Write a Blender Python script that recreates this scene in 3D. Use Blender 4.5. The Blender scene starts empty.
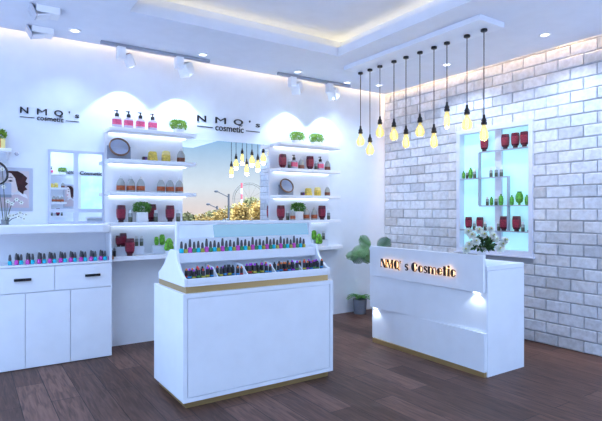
import bpy, math, random
from mathutils import Vector, Matrix
random.seed(7)
S = bpy.context.scene
COL = S.collection
PI = math.pi

# ------------------------------------------------------------------ camera
CAM = (-4.867, -5.167, 1.35)
FX, FY = .5555, .8315            # forward direction in plan
cd = bpy.data.cameras.new('camera')
cam = bpy.data.objects.new('camera', cd); COL.objects.link(cam)
cam.location = CAM
cam.rotation_euler = (PI/2, 0, -math.atan2(FX, FY))
cd.sensor_width = 36; cd.lens = 36*500/602; cd.clip_end = 400; cd.clip_start = .02
S.camera = cam

# ------------------------------------------------------------------ world, exposure
S.view_settings.view_transform = 'Standard'
S.view_settings.look = 'None'
S.view_settings.gamma = 1
S.view_settings.use_curve_mapping = False
S.view_settings.exposure = 0.66
SKY = 1.0
w = bpy.data.worlds.new('sky'); S.world = w; w.use_nodes = True
nt = w.node_tree; nt.nodes.clear()
wo = nt.nodes.new('ShaderNodeOutputWorld'); bgn = nt.nodes.new('ShaderNodeBackground')
tc = nt.nodes.new('ShaderNodeTexCoord'); sx = nt.nodes.new('ShaderNodeSeparateXYZ'); rp_ = nt.nodes.new('ShaderNodeValToRGB')
nt.links.new(tc.outputs['Generated'], sx.inputs[0]); nt.links.new(sx.outputs[2], rp_.inputs[0])
nt.links.new(rp_.outputs[0], bgn.inputs[0]); nt.links.new(bgn.outputs[0], wo.inputs[0])
cr = rp_.color_ramp
cr.elements[0].position = 0.0; cr.elements[0].color = (.56, .48, .46, 1)
cr.elements[1].position = .6; cr.elements[1].color = (1.5, 2.2, 3.6, 1)
e = cr.elements.new(.05); e.color = (.50, .55, .60, 1)
e = cr.elements.new(.15); e.color = (.17, .33, .53, 1)
e = cr.elements.new(.24); e.color = (.22, .38, .56, 1)
bgn.inputs[1].default_value = SKY

sun = bpy.data.lights.new('sun', 'SUN'); sun.energy = 5.5; sun.angle = .02; sun.color = (.90, .95, 1)
so = bpy.data.objects.new('sun', sun); COL.objects.link(so); so.rotation_euler = (math.radians(-33), math.radians(12), 0)
COOL = (.54, .72, 1.0)
P_DOWN = 24      # ceiling downlights (W)
P_TRACK = 17     # track spotlights (W)
P_BULB = .8      # filament bulbs (W)
E_COVE = 2.8     # cove strip emission
E_GAP = 14.0      # wall slot strip emission
E_SHELF = 2.0    # shelf strip emission

def lamp(kind, name, loc, energy, color, parent=None, rot=(0, 0, 0), size=.05, spot=None, blend=.3, sx_=None):
    l = bpy.data.lights.new(name, kind); l.energy = energy; l.color = color
    if kind == 'AREA':
        l.shape = 'RECTANGLE'; l.size = size; l.size_y = sx_ or size
    else:
        l.shadow_soft_size = size
    if kind == 'SPOT':
        l.spot_size = spot; l.spot_blend = blend
    o = bpy.data.objects.new(name, l); COL.objects.link(o); o.location = loc; o.rotation_euler = rot
    if parent: o.parent = parent
    return o

# ------------------------------------------------------------------ materials
MC = {}
def mat(name, col, rough=.5, metal=0, emit=0, ecol=None, trans=0, ior=1.45, bump=0, bscale=40, vary=0, vscale=8, coat=0, spec=None):
    if name in MC: return MC[name]
    m = bpy.data.materials.new(name); m.use_nodes = True; n = m.node_tree; b = n.nodes['Principled BSDF']
    b.inputs['Base Color'].default_value = (*col, 1); b.inputs['Roughness'].default_value = rough
    b.inputs['Metallic'].default_value = metal; b.inputs['Transmission Weight'].default_value = trans; b.inputs['IOR'].default_value = ior
    b.inputs['Coat Weight'].default_value = coat
    if spec is not None: b.inputs['Specular IOR Level'].default_value = spec
    if emit:
        b.inputs['Emission Color'].default_value = (*(ecol or col), 1); b.inputs['Emission Strength'].default_value = emit
    t = n.nodes.new('ShaderNodeTexCoord')
    nz = n.nodes.new('ShaderNodeTexNoise'); nz.inputs['Scale'].default_value = vscale; nz.inputs['Detail'].default_value = 4
    n.links.new(t.outputs['Object'], nz.inputs['Vector'])
    r = n.nodes.new('ShaderNodeValToRGB')
    v = vary or .02
    r.color_ramp.elements[0].position = .3; r.color_ramp.elements[1].position = .7
    r.color_ramp.elements[0].color = (*[c*(1-v) for c in col], 1); r.color_ramp.elements[1].color = (*[min(1, c*(1+v)) for c in col], 1)
    n.links.new(nz.outputs[0], r.inputs[0]); n.links.new(r.outputs[0], b.inputs['Base Color'])
    if bump:
        z2 = n.nodes.new('ShaderNodeTexNoise'); z2.inputs['Scale'].default_value = bscale
        n.links.new(t.outputs['Object'], z2.inputs['Vector'])
        bp = n.nodes.new('ShaderNodeBump'); bp.inputs['Strength'].default_value = bump; bp.inputs['Distance'].default_value = .004
        n.links.new(z2.outputs[0], bp.inputs['Height']); n.links.new(bp.outputs[0], b.inputs['Normal'])
    MC[name] = m; return m

WALL = mat('wall_paint', (.80, .86, .95), .75)
CEIL = mat('ceiling_paint', (.76, .80, .90), .8)
LAC = mat('white_lacquer', (.84, .88, .96), .35)
SHELF = mat('shelf_white', (.86, .89, .96), .4)
GOLD = mat('brushed_gold', (.52, .36, .16), .35, .6)
MIRR = mat('mirror_silver', (.88, .92, .95), .01, 1)
BLACK = mat('black_plastic', (.012, .012, .016), .35)
DKGREY = mat('dark_grey_metal', (.16, .17, .2), .4, .5)
GREY = mat('grey_metal', (.34, .36, .42), .4, .4)
WHITEP = mat('white_ceramic', (.85, .87, .92), .3)
SILV = mat('silver_grey', (.5, .53, .62), .35, .3)

def brickmat():
    m = bpy.data.materials.new('white_brick'); m.use_nodes = True; n = m.node_tree; b = n.nodes['Principled BSDF']
    a = n.nodes.new('ShaderNodeAttribute'); a.attribute_name = 'tone'
    t = n.nodes.new('ShaderNodeTexCoord'); nz = n.nodes.new('ShaderNodeTexNoise'); nz.inputs['Scale'].default_value = 22; nz.inputs['Detail'].default_value = 6
    n.links.new(t.outputs['Object'], nz.inputs['Vector'])
    r = n.nodes.new('ShaderNodeValToRGB'); r.color_ramp.elements[0].position = .35; r.color_ramp.elements[1].position = .62
    r.color_ramp.elements[0].color = (.64, .66, .72, 1); r.color_ramp.elements[1].color = (.78, .81, .89, 1)
    n.links.new(nz.outputs[0], r.inputs[0])
    mx = n.nodes.new('ShaderNodeMix'); mx.data_type = 'RGBA'; mx.blend_type = 'MULTIPLY'; mx.inputs[0].default_value = 1
    n.links.new(r.outputs[0], mx.inputs[6]); n.links.new(a.outputs['Color'], mx.inputs[7]); n.links.new(mx.outputs[2], b.inputs['Base Color'])
    b.inputs['Roughness'].default_value = .8
    bp = n.nodes.new('ShaderNodeBump'); bp.inputs['Strength'].default_value = .5; bp.inputs['Distance'].default_value = .01
    n.links.new(nz.outputs[0], bp.inputs['Height']); n.links.new(bp.outputs[0], b.inputs['Normal'])
    return m
BRICK = brickmat()
MORTAR = mat('mortar', (.46,.48,.54), .9, bump=.4)

def woodfloor():
    m = bpy.data.materials.new('dark_wood_planks'); m.use_nodes = True; n = m.node_tree; b = n.nodes['Principled BSDF']; L = n.links.new
    t = n.nodes.new('ShaderNodeTexCoord'); mp = n.nodes.new('ShaderNodeMapping'); mp.inputs['Rotation'].default_value = (0, 0, PI/2)
    L(t.outputs['Object'], mp.inputs[0])
    bk = n.nodes.new('ShaderNodeTexBrick'); bk.inputs['Scale'].default_value = 1; bk.inputs['Brick Width'].default_value = 1.25; bk.inputs['Row Height'].default_value = .19
    bk.inputs['Mortar Size'].default_value = .0028; bk.inputs['Bias'].default_value = 0; bk.offset = .37; bk.offset_frequency = 2
    bk.inputs['Color1'].default_value = (.072, .036, .026, 1); bk.inputs['Color2'].default_value = (.150, .080, .060, 1); bk.inputs['Mortar'].default_value = (.02, .013, .012, 1)
    L(mp.outputs[0], bk.inputs[0])
    mp2 = n.nodes.new('ShaderNodeMapping'); mp2.inputs['Scale'].default_value = (26, 2.2, 1); L(t.outputs['Object'], mp2.inputs[0])
    nz = n.nodes.new('ShaderNodeTexNoise'); nz.inputs['Scale'].default_value = 1.6; nz.inputs['Detail'].default_value = 8; nz.inputs['Distortion'].default_value = 1.2; L(mp2.outputs[0], nz.inputs[0])
    r = n.nodes.new('ShaderNodeValToRGB'); r.color_ramp.elements[0].position = .3; r.color_ramp.elements[1].position = .72
    r.color_ramp.elements[0].color = (.50, .48, .47, 1); r.color_ramp.elements[1].color = (1.35, 1.3, 1.3, 1); L(nz.outputs[0], r.inputs[0])
    mx = n.nodes.new('ShaderNodeMix'); mx.data_type = 'RGBA'; mx.blend_type = 'MULTIPLY'; mx.inputs[0].default_value = 1
    L(bk.outputs[0], mx.inputs[6]); L(r.outputs[0], mx.inputs[7]); L(mx.outputs[2], b.inputs['Base Color'])
    b.inputs['Roughness'].default_value = .5; b.inputs['Specular IOR Level'].default_value = .22
    bp = n.nodes.new('ShaderNodeBump'); bp.inputs['Strength'].default_value = .25; bp.inputs['Distance'].default_value = .003
    L(bk.outputs[1], bp.inputs['Height']); bp.invert = True; L(bp.outputs[0], b.inputs['Normal'])
    return m
FLOOR = woodfloor()

# ------------------------------------------------------------------ mesh helpers
class G:
    """collects shapes for ONE mesh"""
    def __init__(s): s.v = []; s.f = []; s.mi = []
    def add(s, vs, fs, mi=0):
        o = len(s.v); s.v += [tuple(v) for v in vs]; s.f += [tuple(i+o for i in f) for f in fs]; s.mi += [mi]*len(fs); return s
    def box(s, x0, x1, y0, y1, z0, z1, mi=0):
        return s.add([(x0,y0,z0),(x1,y0,z0),(x1,y1,z0),(x0,y1,z0),(x0,y0,z1),(x1,y0,z1),(x1,y1,z1),(x0,y1,z1)],
                     [(3,2,1,0),(4,5,6,7),(0,1,5,4),(1,2,6,5),(2,3,7,6),(3,0,4,7)], mi)
    def rbox(s, c, d, M=None, mi=0):
        vs = [Vector((c[0]+a*d[0]/2, c[1]+b*d[1]/2, c[2]+e*d[2]/2)) for e in (-1,1) for a,b in ((-1,-1),(1,-1),(1,1),(-1,1))]
        if M: vs = [M @ v for v in vs]
        return s.add(vs, [(3,2,1,0),(4,5,6,7),(0,1,5,4),(1,2,6,5),(2,3,7,6),(3,0,4,7)], mi)
    def lathe(s, prof, c=(0,0,0), n=18, mi=0, sx=1, sy=1):
        vs = []; k = len(prof)
        for r, z in prof:
            for i in range(n):
                a = 2*PI*i/n; vs.append((c[0]+r*sx*math.cos(a), c[1]+r*sy*math.sin(a), c[2]+z))
        fs = [(j*n+i, j*n+(i+1)%n, (j+1)*n+(i+1)%n, (j+1)*n+i) for j in range(k-1) for i in range(n)]
        fs.append(tuple(range(n))[::-1]); fs.append(tuple((k-1)*n+i for i in range(n)))
        return s.add(vs, fs, mi)
    def rlathe(s, prof, c=(0,0,0), mi=0, p=.22, depth=1, n=20):
        """rounded-square section"""
        vs = []; k = len(prof)
        for r, z in prof:
            for i in range(n):
                a = 2*PI*i/n; ca, sa = math.cos(a), math.sin(a)
                q = (abs(ca)**(2/p*.5) if 0 else 1)
                d = 1/((abs(ca)**5+abs(sa)**5)**.2)
                vs.append((c[0]+r*d*ca, c[1]+r*depth*d*sa, c[2]+z))
        fs = [(j*n+i, j*n+(i+1)%n, (j+1)*n+(i+1)%n, (j+1)*n+i) for j in range(k-1) for i in range(n)]
        fs.append(tuple(range(n))[::-1]); fs.append(tuple((k-1)*n+i for i in range(n)))
        return s.add(vs, fs, mi)
    def tube(s, pts, r, n=8, mi=0, r1=None):
        pts = [Vector(p) for p in pts]; vs = []; K = len(pts); prev = None
        for j, p in enumerate(pts):
            d = (pts[min(j+1,K-1)]-pts[max(j-1,0)]).normalized()
            if prev is None:
                up = Vector((0,0,1)) if abs(d.z) < .9 else Vector((1,0,0)); u = d.cross(up).normalized()
            else:
                u = (prev - d*prev.dot(d)).normalized()
            prev = u; v = d.cross(u)
            rr = r if r1 is None else r+(r1-r)*j/(K-1)
            for i in range(n):
                a = 2*PI*i/n; vs.append(p+u*rr*math.cos(a)+v*rr*math.sin(a))
        fs = [(j*n+i, j*n+(i+1)%n, (j+1)*n+(i+1)%n, (j+1)*n+i) for j in range(K-1) for i in range(n)]
        fs.append(tuple(range(n))[::-1]); fs.append(tuple((K-1)*n+i for i in range(n)))
        return s.add(vs, fs, mi)
    def prism(s, poly, axis, a, b, mi=0):
        """poly of 2-D points extruded along axis (0: poly is (y,z), 1: (x,z), 2: (x,y))"""
        def P(p, t): return (t,p[0],p[1]) if axis==0 else (p[0],t,p[1]) if axis==1 else (p[0],p[1],t)
        n = len(poly); vs = [P(p,a) for p in poly]+[P(p,b) for p in poly]
        fs = [tuple(range(n)), tuple(range(n,2*n))[::-1]]+[(i,i+n,(i+1)%n+n,(i+1)%n) for i in range(n)]
        return s.add(vs, fs, mi)
    def sphere(s, c, r, n=14, k=9, mi=0, sz=1, sx=1, sy=1):
        prof = [(max(r*math.sin(PI*j/k), r*.02), -r*sz*math.cos(PI*j/k)) for j in range(k+1)]
        return s.lathe(prof, c, n, mi, sx, sy)
    def leaf(s, p, d, up, L, W, mi=0, bend=.25):
        d = Vector(d).normalized(); sd = d.cross(Vector(up)); sd = sd.normalized() if sd.length > 1e-4 else d.orthogonal().normalized()
        nn = sd.cross(d); p = Vector(p)
        return s.add([p, p+d*L*.45+sd*W/2+nn*L*bend*.4, p+d*L, p+d*L*.45-sd*W/2+nn*L*bend*.4, p+d*L*.45], [(0,1,4),(0,4,3),(1,2,4),(4,2,3)], mi)
    def build(s, name, mats, parent=None, smooth=False, bevel=0, loc=None):
        me = bpy.data.meshes.new(name); me.from_pydata(s.v, [], s.f)
        for m in (mats if isinstance(mats, (list, tuple)) else [mats]): me.materials.append(m)
        me.polygons.foreach_set('material_index', s.mi)
        me.update()
        if smooth:
            me.polygons.foreach_set('use_smooth', [True]*len(me.polygons)); me.set_sharp_from_angle(angle=.7)
        import bmesh
        bm = bmesh.new(); bm.from_mesh(me); bmesh.ops.recalc_face_normals(bm, faces=bm.faces); bm.to_mesh(me); bm.free()
        o = bpy.data.objects.new(name, me); COL.objects.link(o)
        if parent: o.parent = parent
        if loc: o.location = loc
        if bevel:
            b = o.modifiers.new('bevel', 'BEVEL'); b.width = bevel; b.segments = 2; b.limit_method = 'ANGLE'
        return o

def thing(name, label, cat, loc=(0,0,0), rotz=0, group=None):
    o = bpy.data.objects.new(name, None); COL.objects.link(o); o.empty_display_size = .05
    o.location = loc; o.rotation_euler = (0,0,rotz); o['label'] = label; o['category'] = cat
    if group: o['group'] = group
    return o
def tag(o, label, cat, group=None):
    o['label'] = label; o['category'] = cat
    if group: o['group'] = group
    return o
def struct(o, label=None):
    o['kind'] = 'structure'
    if label: o['label'] = label
    return o
def kids(o): return list(o.children)
def dup(root, label, loc, rotz, scale=1, group=None):
    def cp(o, par):
        c = o.copy(); COL.objects.link(c); c.parent = par
        for ch in kids(o): cp(ch, c)
        return c
    r = cp(root, None); r.location = loc; r.rotation_euler = (0,0,rotz); r.scale = (scale,)*3 if not isinstance(scale, tuple) else scale
    r['label'] = label
    if group: r['group'] = group
    elif 'group' in r: del r['group']
    return r

# viewing geometry used only to read positions off surfaces
def ray(px, py):
    a = (px-301)/500
    return (a*.8316+.5555, -a*.5555+.8315, -(py-210.5)/500)
def onY(px, Y, py=210.5):
    d = ray(px, py); t = (Y-CAM[1])/d[1]; return CAM[0]+t*d[0], CAM[2]+t*d[2]
def onX(px, X, py=210.5):
    d = ray(px, py); t = (X-CAM[0])/d[0]; return CAM[1]+t*d[1], CAM[2]+t*d[2]
def refl(px, py, dist):           # a place seen by way of the wall mirror
    d = ray(px, py); return (CAM[0]+dist*d[0], -CAM[1]-dist*d[1], CAM[2]+dist*d[2])
def reflY(px, py, Y):
    d = ray(px, py); t = (-CAM[1]-Y)/d[1]; return refl(px, py, t)

# ================================================================== STRUCTURE
H = 2.953; T = .2
YO = -7.0; XL = -5.7; YB = -3.6
struct(G().box(XL-T, .35, YO-T, .2, -.12, 0).build('floor', FLOOR), 'dark brown wood plank floor')
struct(G().box(XL-T, .2, 0, T, 0, H+.5).build('wall_back', WALL), 'pale blue-white painted back wall')
struct(G().box(XL-T, XL, YO, YO+.8, 0, H+.5).box(XL-T, XL, -.5, 0, 0, H+.5).build('wall_left', WALL))
struct(G().box(XL-T, -.9, YO-T, YO, 0, H+.5).build('wall_front', WALL))
# brick wall with a window hole
WY0, WY1, WZ0, WZ1 = -2.20, -1.26, .885, 2.28
g = G()
g.box(0, T, YB, WY0, 0, H+.5).box(0, T, WY1, 0, 0, H+.5).box(0, T, WY0, WY1, 0, WZ0).box(0, T, WY0, WY1, WZ1, H+.5)
wb = struct(g.build('wall_right', MORTAR), 'white brick wall')
def bricks():
    g = G(); tones = []; rows = 27; ph = 2.953/26; bl = .247; j = .0055
    for r in range(rows):
        z0 = r*ph; z1 = min(z0+ph, H+.19); off = (r % 2)*bl/2
        k = 0
        y = off
        while y > YB:
            a, b = max(y-bl, YB), min(y, 0); y -= bl
            if b-a < .02: continue
            segs = [(a, b)]
            if z1 > WZ0+.012 and z0 < WZ1-.012:
                ns = []
                for (p, q) in segs:
                    if q <= WY0 or p >= WY1: ns.append((p, q))
                    else:
                        if p < WY0-.02: ns.append((p, WY0))
                        if q > WY1+.02: ns.append((WY1, q))
                segs = ns
            for p, q in segs:
                v = []
                R = lambda s=.0022: random.uniform(-s, s)
                A = [(p+j, z0+j), (q-j, z0+j), (q-j, z1-j), (p+j, z1-j)]
                dp = .012+random.uniform(0, .006)
                A = [(yy+R(), zz+R()) for yy, zz in A]
                m_ = (p+q)/2
                ring0 = [(0, *c) for c in A]
                ring1 = [(-dp*.7, *c) for c in A]
                cy, cz = m_, (z0+z1)/2
                ring2 = [(-dp, yy+(.006 if yy < cy else -.006), zz+(.006 if zz < cz else -.006)) for yy, zz in A]
                vs = ring0+ring1+ring2
                fs = [(i, (i+1)%4, (i+1)%4+4, i+4) for i in range(4)]+[(i+4, (i+1)%4+4, (i+1)%4+8, i+8) for i in range(4)]+[(8,9,10,11)]
                g.add(vs, fs)
                t = random.choice([1, 1, 1, .96, .92, .84, .76]); wn = random.uniform(-.02, .02)
                tones += [(t+wn, t, t-wn, 1)]*9
    o = g.build('brick_facing', BRICK, wb)
    ca = o.data.color_attributes.new('tone', 'FLOAT_COLOR', 'CORNER')
    arr = []
    for p, t in zip(o.data.polygons, tones): arr += list(t)*len(p.vertices)
    ca.data.foreach_set('color', arr)
bricks()

# ceiling: lower plasterboard with tray opening, set in from the walls to leave a lit slot
TX0, TX1, TY0, TY1 = -3.78, -1.66, -4.7, -1.06
GAP = .065; TH = .09
g = G()
g.box(XL, -GAP, TY1, -GAP, H, H+TH).box(XL, -GAP, YO, TY0, H, H+TH).box(XL, TX0, TY0, TY1, H, H+TH).box(TX1, -GAP, TY0, TY1, H, H+TH)
ceil = struct(g.build('ceiling', CEIL), 'white dropped ceiling with a recessed tray')
struct(G().box(XL-T, .2, YO-T, .2, H+.23, H+.35).build('ceiling_tray', CEIL), 'recessed upper ceiling inside the tray')
WARM = mat('warm_led', (1, .85, .6), .5, emit=E_COVE, ecol=(1, .80, .42))
g = G(); o2 = .185
for a, b, c, d in ((TX0-o2-.02, TX1+o2+.02, TY1+o2, TY1+o2+.02), (TX0-o2-.02, TX1+o2+.02, TY0-o2-.02, TY0-o2), (TX0-o2-.02, TX0-o2, TY0-o2, TY1+o2), (TX1+o2, TX1+o2+.02, TY0-o2, TY1+o2)):
    g.box(a, b, c, d, H+TH, H+.23)
struct(g.build('trim_1', CEIL), 'back wall of the ceiling tray cove')
WARM2 = mat('warm_led_slot', (1, .85, .6), .5, emit=E_GAP, ecol=(1, .66, .34))
g = G(); o_ = .16
g.box(TX0-o_, TX1+o_, TY1+o_, TY1+o_+.02, H+TH, H+TH+.015).box(TX0-o_, TX1+o_, TY0-o_-.02, TY0-o_, H+TH, H+TH+.015)
g.box(TX0-o_-.02, TX0-o_, TY0-o_, TY1+o_, H+TH, H+TH+.015).box(TX1+o_, TX1+o_+.02, TY0-o_, TY1+o_, H+TH, H+TH+.015)
tag(g.build('cove_light', WARM), 'warm light strip hidden around the recessed ceiling tray', 'light strip')
tag(G().box(XL+.1, -.12, -.042, -.012, H+.20, H+.212).build('slot_light', WARM2), 'warm light strip in the slot above the back wall', 'light strip')
tag(G().box(-.055, -.022, -3.5, -.06, H+.20, H+.212).build('slot_light', mat('warm_led_brick', (1, .85, .6), .5, emit=42, ecol=(1, .62, .28))), 'warm light strip in the slot above the brick wall', 'light strip')
# slab above the slot so the warm light stays in
# ================================================================== OUTSIDE
ASPH = mat('pale_paving', (.42, .44, .48), .9, vary=.15, vscale=.6)
struct(G().box(-60, 90, -95, 40, -.5, -.14).build('ground', ASPH))

# ================================================================== LAMPS
LENS = mat('downlight_lens', (1, 1, 1), .4, emit=3, ecol=(.85, .92, 1))
def mk_down():
    t = thing('downlight', '', 'ceiling light')
    G().lathe([(.052,0),(.055,-.004),(.05,-.010),(.034,-.010),(.034,-.004)], n=24).build('rim', WHITEP, t, True)
    G().lathe([(.033,-.0045),(.030,-.0085),(.005,-.0095)], n=20).build('lens', LENS, t, True)
    return t
dl = [(-4.07,-.36,'over the left sign above the cabinets'), (-2.857,-.35,'between the two track rails'), (-1.70,-.36,'just above the right track rail'),
      (-.92,-.30,'above the far end of the right track rail'), (-.50,-.42,'in the far corner of the ceiling'), (-.50,-1.50,'behind the middle of the pendant row'), (-.50,-2.62,'above the window end of the brick wall')]
dl += [(-.5,-3.7,None),(-4.6,-1.8,None),(-4.6,-3.4,None),(-1.0,-5.4,None),(-2.7,-5.5,None),(-4.4,-5.6,None),(-3.3,-6.7,None),(-2.3,-6.7,None)]
first = None
for i, (x, y, txt) in enumerate(dl):
    lab = 'small round recessed downlight ' + (txt or 'on the ceiling out of view, number %d behind the camera' % (i-6))
    if txt is None: lab = 'small round recessed downlight overhead outside the picture, %s' % ['right of the brick wall end','left aisle near cabinets','left aisle near camera','by the open shopfront','rear middle','rear left','by the rear shelves','by the rear window'][i-7]
    if first is None:
        first = mk_down(); first.location = (x,y,H); first['label'] = lab; first['group'] = 'recessed ceiling downlights'; o = first
    else:
        o = dup(first, lab, (x,y,H), 0, group='recessed ceiling downlights')
for (x, y, txt) in dl:
    lamp('SPOT', 'downlight_beam', (x, y, H-.02), P_DOWN*(.5 if y > -.5 else 1.3), COOL, size=.04, spot=math.radians(104 if y > -.5 else 140), blend=.7 if y > -.5 else .5)

def track(x0, x1, heads, label):
    yt = -.20
    t = thing('track_light', label, 'track light', ((x0+x1)/2, yt, H), 0, 'track lights along the back wall')
    cx = (x0+x1)/2
    G().box(x0-cx, x1-cx, -.018, .018, -.03, 0).build('rail', GREY, t, bevel=.003)
    for (hx, kind, ang) in heads:
        a = G().box(hx-cx-.048, hx-cx+.03, -.038, .038, -.145, -.03).build('adapter', WHITEP, t, bevel=.006)
        M = Matrix.Translation((hx-cx+.075, .03, -.135)) @ Matrix.Rotation(ang, 4, 'Z') @ Matrix.Rotation(math.radians(-32), 4, 'Y')
        g = G()
        if kind == 'cyl':
            g.lathe([(.044,-.06),(.048,-.055),(.048,.055),(.04,.06),(.036,.045)], n=22)
            g.v = [tuple(M @ Vector(v)) for v in g.v]
            h_ = g.build('spot_head', WHITEP, t, True)
            g = G().lathe([(.036,.0605),(.034,.062)], n=20); g.v = [tuple(M @ Vector(v)) for v in g.v]
            g.build('heat_vent', mat('dark_red', (.16,.03,.05), .5), h_)
        else:
            g.rbox((0,0,0), (.125,.11,.13), M)
            h_ = g.build('spot_head', WHITEP, t, bevel=.006)
        g = G().lathe([(.028,-.0625),(.024,-.066)] if kind=='cyl' else [(.028,-.054),(.024,-.057)], n=18); g.v = [tuple(M @ Vector(v)) for v in g.v]
        g.build('lens', LENS, h_)
        lamp('SPOT', 'track_beam', (hx+.05, yt-.01, H-.20), P_TRACK, COOL, size=.01, spot=math.radians(92), blend=.22)
track(-3.82, -2.72, [(onY(122,-.2)[0], 'cyl', .5), (onY(180,-.2)[0], 'cube', .6)], 'grey ceiling rail with two white spotlights over the left shelves')
track(-1.875, -.80, [(onY(293,-.2)[0], 'cube', .6), (onY(330,-.2)[0], 'cube', .5)], 'grey ceiling rail with two white spotlights over the right shelves')

# square surface lamps top left
for (x, y, txt) in [(-4.33,-.22,'nearer the back wall'), (-4.35,-.74,'at the top edge of the view')]:
    t = thing('square_ceiling_lamp', 'white square ceiling lamp with a steel flap, '+txt, 'ceiling light', (x,y,H), 0, 'square lamps on the ceiling at left')
    G().box(-.07, .10, -.075, .075, -.055, 0).build('housing', WHITEP, t, bevel=.004)
    G().prism([(-.115,-.005),(-.07,-.085),(-.062,-.085),(-.10,-.005)], 1, -.07, .07).build('flap', SILV, t)
    G().prism([(-.07,-.085),(.03,-.062),(.03,-.056),(-.062,-.078)], 1, -.07, .07).build('diffuser', mat('lamp_diffuser', (.85,.88,.95), .4), t)

# ---------------------------------------------------------------- pendant canopy and lamps
cz = H-.048
tag(G().box(-1.39, -1.06, -2.59, -.82, cz, H).build('pendant_canopy', mat('canopy_white', (.80,.84,.94), .4), bevel=.002), 'long white rectangular ceiling plate from which the bulbs hang', 'ceiling plate')
GLS = mat('bulb_glass', (1, .97, .88), .03, trans=1, ior=1.12)
FIL = mat('bulb_filament', (1, .75, .3), .5, emit=5, ecol=(1, .62, .12))
FROST = mat('bulb_glow_glass', (1, .88, .42), .1, trans=.8, ior=1.05, emit=.13, ecol=(1, .74, .18))
pend = [(-.855,2.215,'round'),(-1.014,2.10,'round'),(-1.174,2.275,'round'),(-1.386,2.215,'round'),(-1.557,2.12,'pear'),(-1.744,2.21,'round'),(-1.921,2.085,'pear'),(-2.075,2.265,'long'),(-2.298,2.20,'round'),(-2.473,2.085,'pear')]
ORD = ['first','second','third','fourth','fifth','sixth','seventh','eighth','ninth','tenth','eleventh','twelfth','thirteenth','fourteenth','fifteenth','sixteenth','seventeenth','eighteenth','nineteenth','twentieth']
tens = {2:'twenty',3:'thirty',4:'forty',5:'fifty'}
def ordn(i):       # 0-based
    n = i+1
    if n <= 20: return ORD[n-1]
    a, b = divmod(n, 10)
    if b == 0: return {3:'thirtieth',4:'fortieth',5:'fiftieth'}[a]
    return tens[a]+'-'+ORD[b-1]
for i, (y, zb, kind) in enumerate(pend):
    t = thing('pendant_lamp', '%s hanging bulb from the left, %s clear glass on a black cord' % (ordn(i), {'round':'round','pear':'pear-shaped','long':'tubular'}[kind]), 'pendant lamp', (-1.18, y, cz), 0, 'pendant bulbs over the reception counter')
    d = zb-cz          # z of socket bottom relative
    G().lathe([(.026,0),(.028,-.004),(.028,-.018),(.022,-.022)], n=18).build('ceiling_cap', BLACK, t, True)
    G().tube([(0,0,-.02),(0,0,d+.085)], .0042, 6).build('cord', mat('cord_black', (.03,.03,.035), .7), t)
    G().lathe([(.007,.088),(.010,.084),(.012,.06),(.020,.045),(.024,.036),(.020,.03),(.025,.02),(.026,.004),(.022,0)], c=(0,0,d), n=18).build('socket', BLACK, t, True)
    if kind == 'round': pr = [(.014,0),(.016,-.02),(.030,-.045),(.042,-.07),(.046,-.092),(.042,-.115),(.028,-.132),(.004,-.139)]
    elif kind == 'pear': pr = [(.016,0),(.020,-.02),(.028,-.05),(.036,-.08),(.037,-.10),(.031,-.122),(.018,-.136),(.004,-.140)]
    else: pr = [(.015,0),(.020,-.02),(.024,-.05),(.025,-.11),(.023,-.14),(.014,-.156),(.003,-.16)]
    bl = G().lathe(pr, c=(0,0,d), n=24).build('bulb', FROST, t, True)
    g = G()
    for a in range(6):
        an = a*PI/3; x_, y_ = .012*math.cos(an), .012*math.sin(an)
        g.tube([(x_*.4,y_*.4,d-.03),(x_,y_,d-.05),(x_*1.2,y_*1.2,d-.105),(x_*.5,y_*.5,d-.12)], .0022, 5)
    g.build('filament', FIL, bl)
    lamp('POINT', 'bulb_glow', (-1.18, y, zb-.155), P_BULB, (1,.8,.5), size=.03)

# ================================================================== BACK WALL FITTINGS
# mirrors
mz0, mz1 = 1.235, 2.128
wm = thing('wall_mirror', 'large frameless mirror on the back wall between the two shelf units', 'mirror', (-2.42, 0, mz0))
G().box(-2.95+2.42, -1.885+2.42, -.006, 0, .005, mz1-mz0).build('backing', SILV, wm)
G().box(-2.95+2.42, -1.885+2.42, -.010, -.0065, .005, mz1-mz0).build('mirror_glass', MIRR, wm)
# left framed mirror
fm = thing('framed_mirror', 'white framed mirror in panes above the marble counter reflecting the shop', 'mirror', (-4.0, 0, 1.229))
FR = mat('frame_white', (.58,.63,.78), .4)
x0, x1, zt, zr = -4.241+4, -3.752+4, .690, .115
G().box(x0, x1, -.022, -.0, zt-.02, zt).build('frame_rail', FR, fm); G().box(x0, x1, -.022, 0, zr-.012, zr+.022).build('frame_rail', FR, fm); G().box(x0, x1, -.022, 0, 0, .018).build('frame_rail', FR, fm)
for a, b in ((x0, x0+.02), (-.022, .016), (x1-.012, x1)):
    G().box(a, b, -.024, -.0, 0, zt).build('frame_stile', FR, fm)
for a, b in ((x0+.02, -.022), (.016, x1-.012)):
    for c, d in ((.018, zr-.012), (zr+.022, zt-.02)):
        G().box(a, b, -.010, -.002, c, d).build('mirror_pane', MIRR, fm)

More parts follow.
